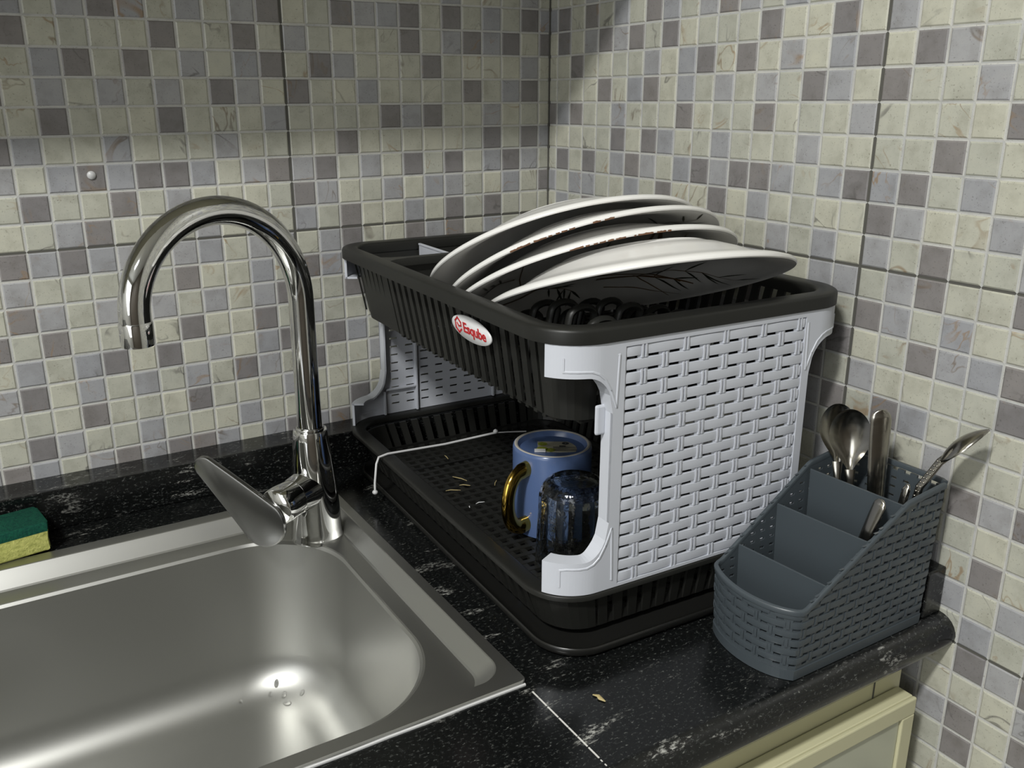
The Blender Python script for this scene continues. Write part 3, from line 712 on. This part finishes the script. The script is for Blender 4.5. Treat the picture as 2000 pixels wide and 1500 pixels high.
plate(3, (-.1665, -.3228, .2571), -1.6475, -1.0861, 'third plate from the back, brown chipped edge, behind the front plate', 2.0, [(-.10, .28), (-.40, -.14)])
plate(4, (-.1680, -.3866, .2594), -1.7602, -1.2003, 'front plate showing its bamboo painted face over the rack rim', 0.0, [])

# ------------------------------------------------------------------ mug
def mug():
    zb = .0142; H = .0860; R = .0385
    root = empty('coffee_mug', (-.2070, -.3160, zb), 0, 'upside-down blue mug with golden handle on the lower tier', 'mug')
    b = MB()
    prof = [(R - .0035, .0040), (R - .0030, .0008), (R - .0012, .0), (R, .0012), (R, H - .004), (R - .0006, H - .0012), (R - .0016, H - .0004)]
    b.lathe(prof, 72)
    b.lathe([(R - .0048, H - .0006), (R - .0058, H - .0025), (R - .0070, H - .0055), (.0004, H - .0075)], 72, cap1=True)
    b.lathe([(R - .0035, .0040), (R - .0038, H - .014), (R - .008, H - .011), (.0004, H - .011)], 72, cap1=True)
    body = b.obj('body', M['blue'], root, angle=40)
    b = MB(); b.lathe([(R - .0016, H - .0004), (R - .0028, H + .0002), (R - .0040, H), (R - .0048, H - .0006)], 72); fr = b.obj('foot_ring', M['blue_rim'], root); fr['label'] = 'pale unglazed foot ring'
    # label stuck in the recess
    b = MB(); z = H - .0068
    b.box(-.016, .016, -.0105, .0105, z - .0006, z + .0002)
    lb_ = b.obj('paper_label', M['paper'], root, smooth=False); lb_.rotation_euler = (0, 0, math.radians(-33)); lb_.location = (.0075, .001, .0006); lb_.scale = (1.25, 1.25, 1)
    b = MB(); b.lathe([(.0006, .0004), (.0028, .0004)], 20, (.006, .0065, z)); 
    for k in range(5): b.box(-.004, .0145, -.001 - k * .0019, -.0004 - k * .0019, z + .0002, z + .0004)
    b.box(.001, .006, .0, .0018, z + .0002, z + .0004); b.obj('printed_text', M['ink'], lb_, smooth=False)
    b = MB(); b.lathe([(.0005, .0003), (.0046, .0003)], 9, (-.0125, -.005, z)); b.lathe([(.0005, .0003), (.0040, .0003)], 7, (-.0120, .005, z)); b.lathe([(.0005, .0003), (.0040, .0003)], 8, (-.0060, -.0075, z)); b.obj('printed_leaf', M['leaf'], lb_, smooth=False)
    b = MB(); b.box(-.0185, -.010, -.0118, -.0070, z + .0001, z + .0012); b.obj('peeling_corner', M['whiteink'], lb_, smooth=False)
    # handle
    ang = math.radians(196); dx, dy = math.cos(ang), math.sin(ang); pts = []; rad = []
    for i in range(29):
        t = i / 28; a = PI * .5 - PI * t
        s = R - .003 + .0285 * (math.cos(a) ** .62 if math.cos(a) > 0 else 0); zz = .042 + .0285 * math.sin(a)
        pts.append((dx * s, dy * s, zz)); rad.append(.0074 if 2 < i < 26 else .0084)
    b = MB(); b.tube(pts, rad, 20, True, 1.0, .72, up=(0, 0, 1)); hd = b.obj('handle', M['gold'], root, angle=60); hd['label'] = 'shiny gold handle'
mug()

# ------------------------------------------------------------------ tumbler
def tumbler():
    H = .0800; zb = .0142
    b = MB(); nf = 16; n = nf * 8
    def rf(i, n_, z):
        k = max(0, min(1, (z - .014) / .012)) * max(0, min(1, (H - .004 - z) / .010)); a = (i * nf / n_) % 1.0
        return 1 - .060 * k * (1 - abs(math.sin(PI * a)))
    outer = [(.0338, .0), (.0346, .0012), (.0342, .012), (.0338, .020), (.0332, .032), (.0326, .045), (.0322, .058), (.0318, .066), (.0300, .0725), (.0265, .0770), (.0235, H - .0006), (.0215, H), (.018, H - .0012), (.0004, H - .0022)]
    inner = [(.0326, .0), (.0322, .0015), (.0316, .03), (.0296, .055), (.0280, .0625), (.0235, .0670), (.0004, .0680)]
    loops = []
    def lp(r, z, f=True): return [(r * (rf(i, n, z) if f else 1) * math.cos(2 * PI * i / n), r * (rf(i, n, z) if f else 1) * math.sin(2 * PI * i / n), z) for i in range(n)]
    loops = [lp(r, z, False) for r, z in reversed(inner)] + [lp(r, z) for r, z in outer]
    b.loft(loops, True, True, True)
    o = b.obj('glass_tumbler', M['glass'], angle=30, loc=(-.2315, -.3870, zb), fix=True)
    tag(o, 'upside-down fluted clear glass tumbler in front of the blue mug', 'glass')
tumbler()

# ------------------------------------------------------------------ cutlery caddy
def caddy():
    root = empty('cutlery_caddy', (-.110, -.560, 0), 0, 'slate grey woven plastic cutlery caddy on the worktop edge', 'cutlery caddy')
    ox, oy = -.110, -.560
    def curve_front(n=16):
        # the low front bulges to the left
        P0, P1, P2, P3 = Vector((-.1830, -.6010)), Vector((-.2000, -.5860)), Vector((-.2030, -.5480)), Vector((-.1855, -.5215))
        return [tuple(P0 * (1 - t) ** 3 + P1 * 3 * t * (1 - t) ** 2 + P2 * 3 * t * t * (1 - t) + P3 * t ** 3) for t in [i / n for i in range(n + 1)]]
    pl = [(-.0330, -.6010), (-.1830, -.6010)][:1] + [(-.1815, -.6012)] + curve_front()[0:] + [(-.1815, -.5195), (-.050, -.5170), (-.040, -.5180), (-.0335, -.5230), (-.0310, -.5300), (-.0310, -.5930), (-.0315, -.5985), (-.0330, -.6010)]
    # near side runs front-ward (towards -x); order: near side, front, far side, back
    cum = [0]
    for a, c_ in zip(pl[:-1], pl[1:]): cum.append(cum[-1] + math.dist(a, c_))
    TL = cum[-1]
    cx, cy = -.112, -.560
    def plan(s):
        s = min(max(s, 0), TL - 1e-9)
        for i in range(len(cum) - 1):
            if cum[i + 1] >= s:
                t = (s - cum[i]) / max(1e-9, cum[i + 1] - cum[i]); a, c_ = pl[i], pl[i + 1]
                dx, dy = c_[0] - a[0], c_[1] - a[1]; q = math.hypot(dx, dy) or 1
                return a[0] + dx * t, a[1] + dy * t, dy / q, -dx / q
        return (*pl[-1], 1, 0)
    def nrm(s):
        x1, y1, *_ = plan(s - .003 if s > .003 else 0); x2, y2, *_ = plan(s + .003 if s < TL - .003 else TL); dx, dy = x2 - x1, y2 - y1; q = math.hypot(dx, dy) or 1
        return dy / q, -dx / q
    sgn = 1
    x, y, *_ = plan(.07); nx, ny = nrm(.07)
    if ny > 0: sgn = -1
    def fn(s, z, d):
        x, y, *_ = plan(s); nx, ny = nrm(s); nx *= sgn; ny *= sgn; k = .045 * z
        return (x + nx * (d + k) - ox, y + ny * (d + k) - oy, z)
    def top(s):
        x, y, *_ = plan(s)
        if x < -.180: return .0605
        if x < -.078: return .0605 + (x + .180) / .102 * .0625
        return min(.128, .123 + (x + .078) / .04 * .005)
    b = MB(); W = Weave(b, fn); th = .0020
    cp, rp, sl, sh = .01135, .0078, .0052, .0024; NC = int(TL / cp); cp = TL / NC; z0 = .0125
    nrow = int((.128 - z0) / rp)
    for i in range(-1, nrow):
        za, zb_ = (.0012 if i < 0 else z0 + i * rp + sh / 2), z0 + (i + 1) * rp - sh / 2
        for j in range(NC * 2):
            s0_, s1_ = j * cp / 2, (j + 1) * cp / 2
            if min(top(s0_), top(s1_)) <= za and max(top(s0_), top(s1_)) <= za: continue
            W.cell(s0_, s1_, za, zb_, -th, 0, 1, lambda s: max(za, top(s) - .0005))
        for j in range(NC):       # bars between slots
            a = j * cp + sl; c_ = (j + 1) * cp; zz0, zz1 = z0 + (i + 1) * rp - sh / 2, z0 + (i + 1) * rp + sh / 2
            if max(top(a), top(c_)) > zz0: W.cell(a, c_, zz0, zz1, -th, 0, 2, lambda s: max(zz0, top(s) - .0005))
            if min(top(j * cp), top(a)) < zz1 + .003 and max(top(j * cp), top(a)) > zz0: W.cell(j * cp, a, zz0, zz1, -th, 0, 1, lambda s: max(zz0, top(s) - .0005))
    # straps
    for i in range(0, nrow):
        zl, zh = z0 + i * rp + .0014, z0 + (i + 1) * rp - .0014
        for j in range(-1, NC, 2):
            c0_ = (j + (i % 2)) * cp + sl + (cp - sl) / 2; c1_ = c0_ + 2 * cp
            a, c_ = max(0, c0_ + .0017), min(TL, c1_ - .0017)
            if c_ - a < .003: continue
            if min(top(a), top(c_), top((a + c_) / 2)) > zh + .0035: W.cell(a, c_, zl, zh, -.0005, .0002, 6, None, .0003, .0006)
            elif min(top(a), top(c_)) > zl + .004: W.cell(a, c_, zl, zh, -.0005, .0003, 6, lambda s: max(zl, top(s) - .0040), .0002, .0003)
            r_ = c0_
            if 0 < r_ < TL and top(r_) > zh + .004: W.cell(r_ - .0010, r_ + .0010, zl - .0012, zh + .0012, -.0005, .0007, 1, None, .0003)
    # smooth foot band
    n = 150; 
    for j in range(n): W.cell(TL * j / n, TL * (j + 1) / n, .0004, .0085, -th, .0011, 1)
    b.obj('woven_wall', M['grey'], root, angle=35)
    # rim bead
    b = MB(); pts = []
    n = 170
    for j in range(n + 1): s = TL * j / n; x_, y_, z_ = fn(s, top(s), -.0006); pts.append((x_, y_, z_))
    loops = []
    for j in range(n + 1):
        s = TL * j / n; t = top(s)
        loops.append([fn(s, t - .0040, .0011), fn(s, t - .0008, .0013), fn(s, t + .0004, .0004), fn(s, t + .0004, -.0018), fn(s, t - .0008, -.0024), fn(s, t - .0040, -.0021)])
    b.loft(loops, True, True, True); b.obj('rim', M['grey'], root, angle=60)
    b = MB(); b.add([fn(TL * j / 80, .0014, -.0012) for j in range(80)], [tuple(range(80))]); b.add([fn(TL * j / 80, .0030, -.0012) for j in range(80)], [tuple(reversed(range(80)))]); b.obj('base', M['grey'], root, smooth=False)
    for (xn, xf, zt_) in ((-.1555, -.1610, .0700), (-.1130, -.1175, .0950), (-.0790, -.0805, .1180)):
        b = MB(); th_ = .0016
        xa, ya, xb, yb = xn - ox, -.6030 - oy, xf - ox, -.5160 - oy
        ya2, yb2 = -.5995 - oy, -.5190 - oy
        b.add([(xa, ya2, .003), (xb, yb2, .003), (xb, yb, zt_), (xa, ya, zt_ + .001), (xa + th_, ya2, .003), (xb + th_, yb2, .003), (xb + th_, yb, zt_), (xa + th_, ya, zt_ + .001)], [(0, 3, 2, 1), (4, 5, 6, 7), (0, 1, 5, 4), (1, 2, 6, 5), (2, 3, 7, 6), (3, 0, 4, 7)])
        b.obj('partition', M['grey'], root, smooth=False, bevel=.0004)
caddy()

# ------------------------------------------------------------------ cutlery
def frame_from(a, c_, side):
    t = (Vector(c_) - Vector(a)).normalized(); s_ = Vector(side); s_ = (s_ - t * s_.dot(t)).normalized(); return t, s_, t.cross(s_)
def spoon(base, tip, side, label, bw=.0195, bl=.060, dish=.008, flip=1, hw=(.0030, .0046)):
    """base = handle end down in the caddy, tip = bowl tip, side = direction across the bowl"""
    root = empty('table_spoon', base, 0, label, 'spoon', 'spoons in the caddy')
    t, s_, n = frame_from(base, tip, side); n = n * flip; L_ = (Vector(tip) - Vector(base)).length
    hl = L_ - bl
    b = MB(); loops = []
    for i in range(19):
        u = i / 18; w_ = hw[1] + (hw[0] - hw[1]) * min(1, u * 1.3) if u < .9 else hw[0] + (u - .9) / .1 * .0016
        h_ = .0011 + .0008 * math.sin(PI * min(1, u * 1.1)); bend = -.006 * (u ** 3)
        c_ = t * (hl * u) + n * (bend + .006)
        loops.append([c_ + s_ * (w_ * math.cos(a)) + n * (h_ * math.sin(a)) for a in [2 * PI * k / 12 for k in range(12)]])
    b.loft(loops, True, True, True); b.obj('handle', M['cutlery'], root, angle=60)
    b = MB(); NU, NV = 26, 16; top_, bot_ = [], []
    for i in range(NU + 1):
        u = 1 - (1 - i / NU) ** 1.6; w_ = bw * math.sqrt(max(0, 1 - ((u - .56) / .44) ** 2)) if u > .56 else .0022 + (bw - .0022) * math.sin(PI / 2 * u / .56) ** 1.25
        w_ = max(w_, .0003)
        rt, rb = [], []
        for j in range(NV + 1):
            q = -1 + 2 * j / NV; dz = -dish * (1 - q * q) * math.sin(PI * min(1, max(0, u))) ** .7 + .0015 * math.cos(PI * (u - .5) * 2) * 0
            c_ = t * (hl + bl * u * .995) + s_ * (w_ * q) + n * dz
            rt.append(c_ + n * .0005); rb.append(c_ - n * .0005)
        top_.append(rt); bot_.append(rb)
    loops = [a + list(reversed(c_)) for a, c_ in zip(top_, bot_)]
    b.loft(loops, True, True, True); b.obj('bowl', M['cutlery'], root, angle=60)
    return root
spoon((-.062, -.5540, .0085), (-.0570, -.5310, .1720), (.60, -.66, .1), 'large table spoon in the caddy, bowl facing out in full view', .0166, .052, .0080, -1)
spoon((-.068, -.5440, .0085), (-.0500, -.5140, .1705), (.60, -.60, .15), 'table spoon half hidden behind the big spoon, seen edge-on', .0150, .050, .0075, -1)
def flat_handle(base, tip, side, label, name, cat, w0=.0045, w1=.0088, th=.0026):
    root = empty(name, base, 0, label, cat)
    t, s_, n = frame_from(base, tip, side); L_ = (Vector(tip) - Vector(base)).length
    b = MB(); loops = []; N = 34
    for i in range(N + 1):
        u = 1 - (1 - i / N) ** 2.2; w_ = w0 + (w1 - w0) * min(1, u * 1.15)
        if u > .945: w_ *= math.sqrt(max(.02, 1 - ((u - .945) / .056) ** 2))
        c_ = t * (L_ * u) + n * (.003 * math.sin(PI * u))
        loops.append([c_ + s_ * (w_ * math.cos(a)) + n * (th * (.6 if u > .97 else 1) * math.sin(a)) for a in [2 * PI * k / 16 for k in range(16)]])
    b.loft(loops, True, True, True); b.obj('handle', M['cutlery'], root, angle=60); return root, t, s_, n, L_
flat_handle((-.058, -.5740, .0090), (-.0500, -.5545, .1770), (.86, -.5, 0), 'upright knife with broad rounded steel handle, beside the big spoon', 'table_knife', 'knife')
# serving spoon leaning right over the rim, beaded handle, seen from its edge
def serving_spoon():
    base = Vector((-.0700, -.5880, .0085)); rimp = Vector((-.0480, -.5990, .1330)); tip = Vector((-.0260, -.6290, .1790))
    root = empty('serving_spoon', base, 0, 'spoon with beaded handle leaning out over the caddy towards the right wall', 'spoon')
    pts = []; c1, c2 = Vector((-.0500, -.5960, .1250)), Vector((-.0430, -.6050, .1480))
    P_ = [base, base.lerp(c1, .33), base.lerp(c1, .66), c1, c2, Vector((-.0340, -.6170, .1655))]
    pts = [Vector(p) - base for p in sample_poly([tuple(p) for p in P_], .004)]
    b = MB(); b.tube(pts, .0021, 10, True, .8, 1.5); 
    for p in pts[len(pts) // 2:]:
        for q in (-1, 1): b.lathe([(.0002, -.0009), (.0008, -.0005), (.0010, 0), (.0008, .0005), (.0002, .0009)], 6, tuple(p + Vector((-.0014, -.0012 * q, .0006))))
    b.obj('handle', M['cutlery'], root, angle=60)
    t = (Vector(tip) - c2).normalized(); s_ = Vector((.72, .45, -.10)); s_ = (s_ - t * s_.dot(t)).normalized(); n = t.cross(s_)
    b = MB(); st = c2 - base; bl = (tip - c2).length; loops = []
    for i in range(23):
        u = i / 22; w_ = max(.0012, .0135 * math.sin(PI * u ** .85) ** .7) if 0 < u < 1 else .0012
        r1, r2 = [], []
        for j in range(13):
            q = -1 + j / 6; dz = .0065 * (1 - q * q) * math.sin(PI * u) ** .8; c_ = st + t * (bl * u) + s_ * (w_ * q) + n * dz
            r1.append(c_ + n * .0006); r2.append(c_ - n * .0006)
        loops.append(r1 + list(reversed(r2)))
    b.loft(loops, True, True, True); b.obj('bowl', M['cutlery'], root, angle=60)
serving_spoon()
flat_handle((-.1080, -.5760, .0090), (-.0925, -.5940, .1235), (.2, .9, .1), 'dark steel handle slanting up in the third bay of the caddy', 'table_fork', 'fork', .0030, .0062)
flat_handle((-.0760, -.5900, .0090), (-.0560, -.5900, .1265), (.3, .9, 0), 'short steel handle tip behind the beaded spoon', 'teaspoon', 'spoon', .0022, .0036)

# ------------------------------------------------------------------ white strip over the lower tier, straw bits
b = MB()
wp = [(-.3302, -.1625, .0195), (-.3290, -.1600, .0260), (-.3240, -.1545, .0450), (-.3195, -.1510, .0505), (-.3080, -.1490, .0515), (-.2400, -.1530, .0500), (-.1756, -.1565, .0520)]
b.tube([Vector(p) for p in wp], .0013, 8); b.tube([Vector((-.1756, -.1565, .052)), Vector((-.160, -.1572, .0500)), Vector((-.135, -.158, .046))], .0008, 6)
b.lathe([(.0003, -.0030), (.0026, -.0015), (.0032, 0), (.0026, .0015), (.0003, .003)], 12, (-.3305, -.1632, .0170)); b.lathe([(.0003, -.003), (.0024, -.0012), (.0030, .0006), (.0020, .002), (.0003, .003)], 9, (-.1756, -.1565, .0535))
tag(b.obj('plastic_strip', M['strip'], angle=60), 'thin white plastic strip with knobbed ends hanging over the lower tray', 'strip')
bits = [((-0.2175, -0.1132, .0152), .012, 1.45, 'straw'), ((-0.2340, -0.1759, .0152), .020, 2.0, 'straw'), ((-0.2551, -0.1995, .0152), .016, -.45, 'straw'), ((-0.2056, -0.2061, .0152), .014, .9, 'straw'), ((-0.2454, -0.2411, .0152), .010, -.05, 'whiteink'), ((-0.2598, -0.2438, .0152), .004, 1.2, 'whiteink'), ((-0.2378, -0.1945, .0152), .012, -.6, 'straw')]
bl_ = ['short upright bit of straw nearest the back wall, in the lower tray', 'bent yellow straw bit in the middle of the lower tray', 'thin pale straw bit lying leftmost in the lower tray', 'straw bit lying alone towards the mug', 'white splinter nearest the front of the lower tray', 'tiny white crumb beside the white splinter', 'little straw bit crossing the bent one']
for (pp, l, a, mt), lab in zip(bits, bl_):
    c_ = pp; b = MB(); dx, dy = math.cos(a) * l / 2, math.sin(a) * l / 2
    b.tube([(-dx, -dy, 0), (-dx * .3, -dy * .3 + .0006, .0006), (dx * .4, dy * .4 - .0004, .0005), (dx, dy, 0)], [.0003, .0005, .0005, .0003], 6)
    tag(b.obj('food_crumb', M[mt], loc=tuple(c_)), lab, 'crumb', 'bits in the lower tray')
c_ = (-0.3211, -0.5432, .0008); b = MB(); b.tube([(-.001, .005, 0), (.0012, .0015, .0005), (.0008, -.002, .0004), (.0022, -.006, 0)], [.0006, .0016, .0018, .0005], 8, True, .35, 1)
tag(b.obj('food_crumb', M['straw'], loc=tuple(c_)), 'pale dry flake lying on the granite before the rack', 'crumb')
for (p_, n_, sz, el_), lab in zip(drops, dl):
    n = Vector(n_).normalized(); dn = (Vector((0, 0, -1)) - n * n.dot(Vector((0, 0, -1)))).normalized(); sd = n.cross(dn); b = MB(); lp = []
    for j in range(7):
        a = PI / 2 * j / 6; r = sz * math.cos(a) + 1e-5; h = sz * .55 * math.sin(a) - .0001
        lp.append([n * h + dn * (r * el_ * math.cos(2 * PI * k / 20)) + sd * (r * math.sin(2 * PI * k / 20)) for k in range(20)])
    b.loft(lp, True, True, True)
    tag(b.obj('water_drop', M['water'], loc=tuple(Vector(p_)), angle=60), lab, 'water drop', 'water drops in the sink')

# small clear-white dot stuck on a dark square
b = MB(); b.lathe([(.0042, 0), (.0040, .0012), (.0026, .0024), (.0004, .0030)], 24, cap1=True)
o = b.obj('adhesive_dot', M['strip'], loc=(-0.5493, -.0011, 0.3493)); o.rotation_euler = (math.radians(90), 0, 0)
tag(o, 'small whitish adhesive dot on a dark square, left of the faucet', 'adhesive dot')
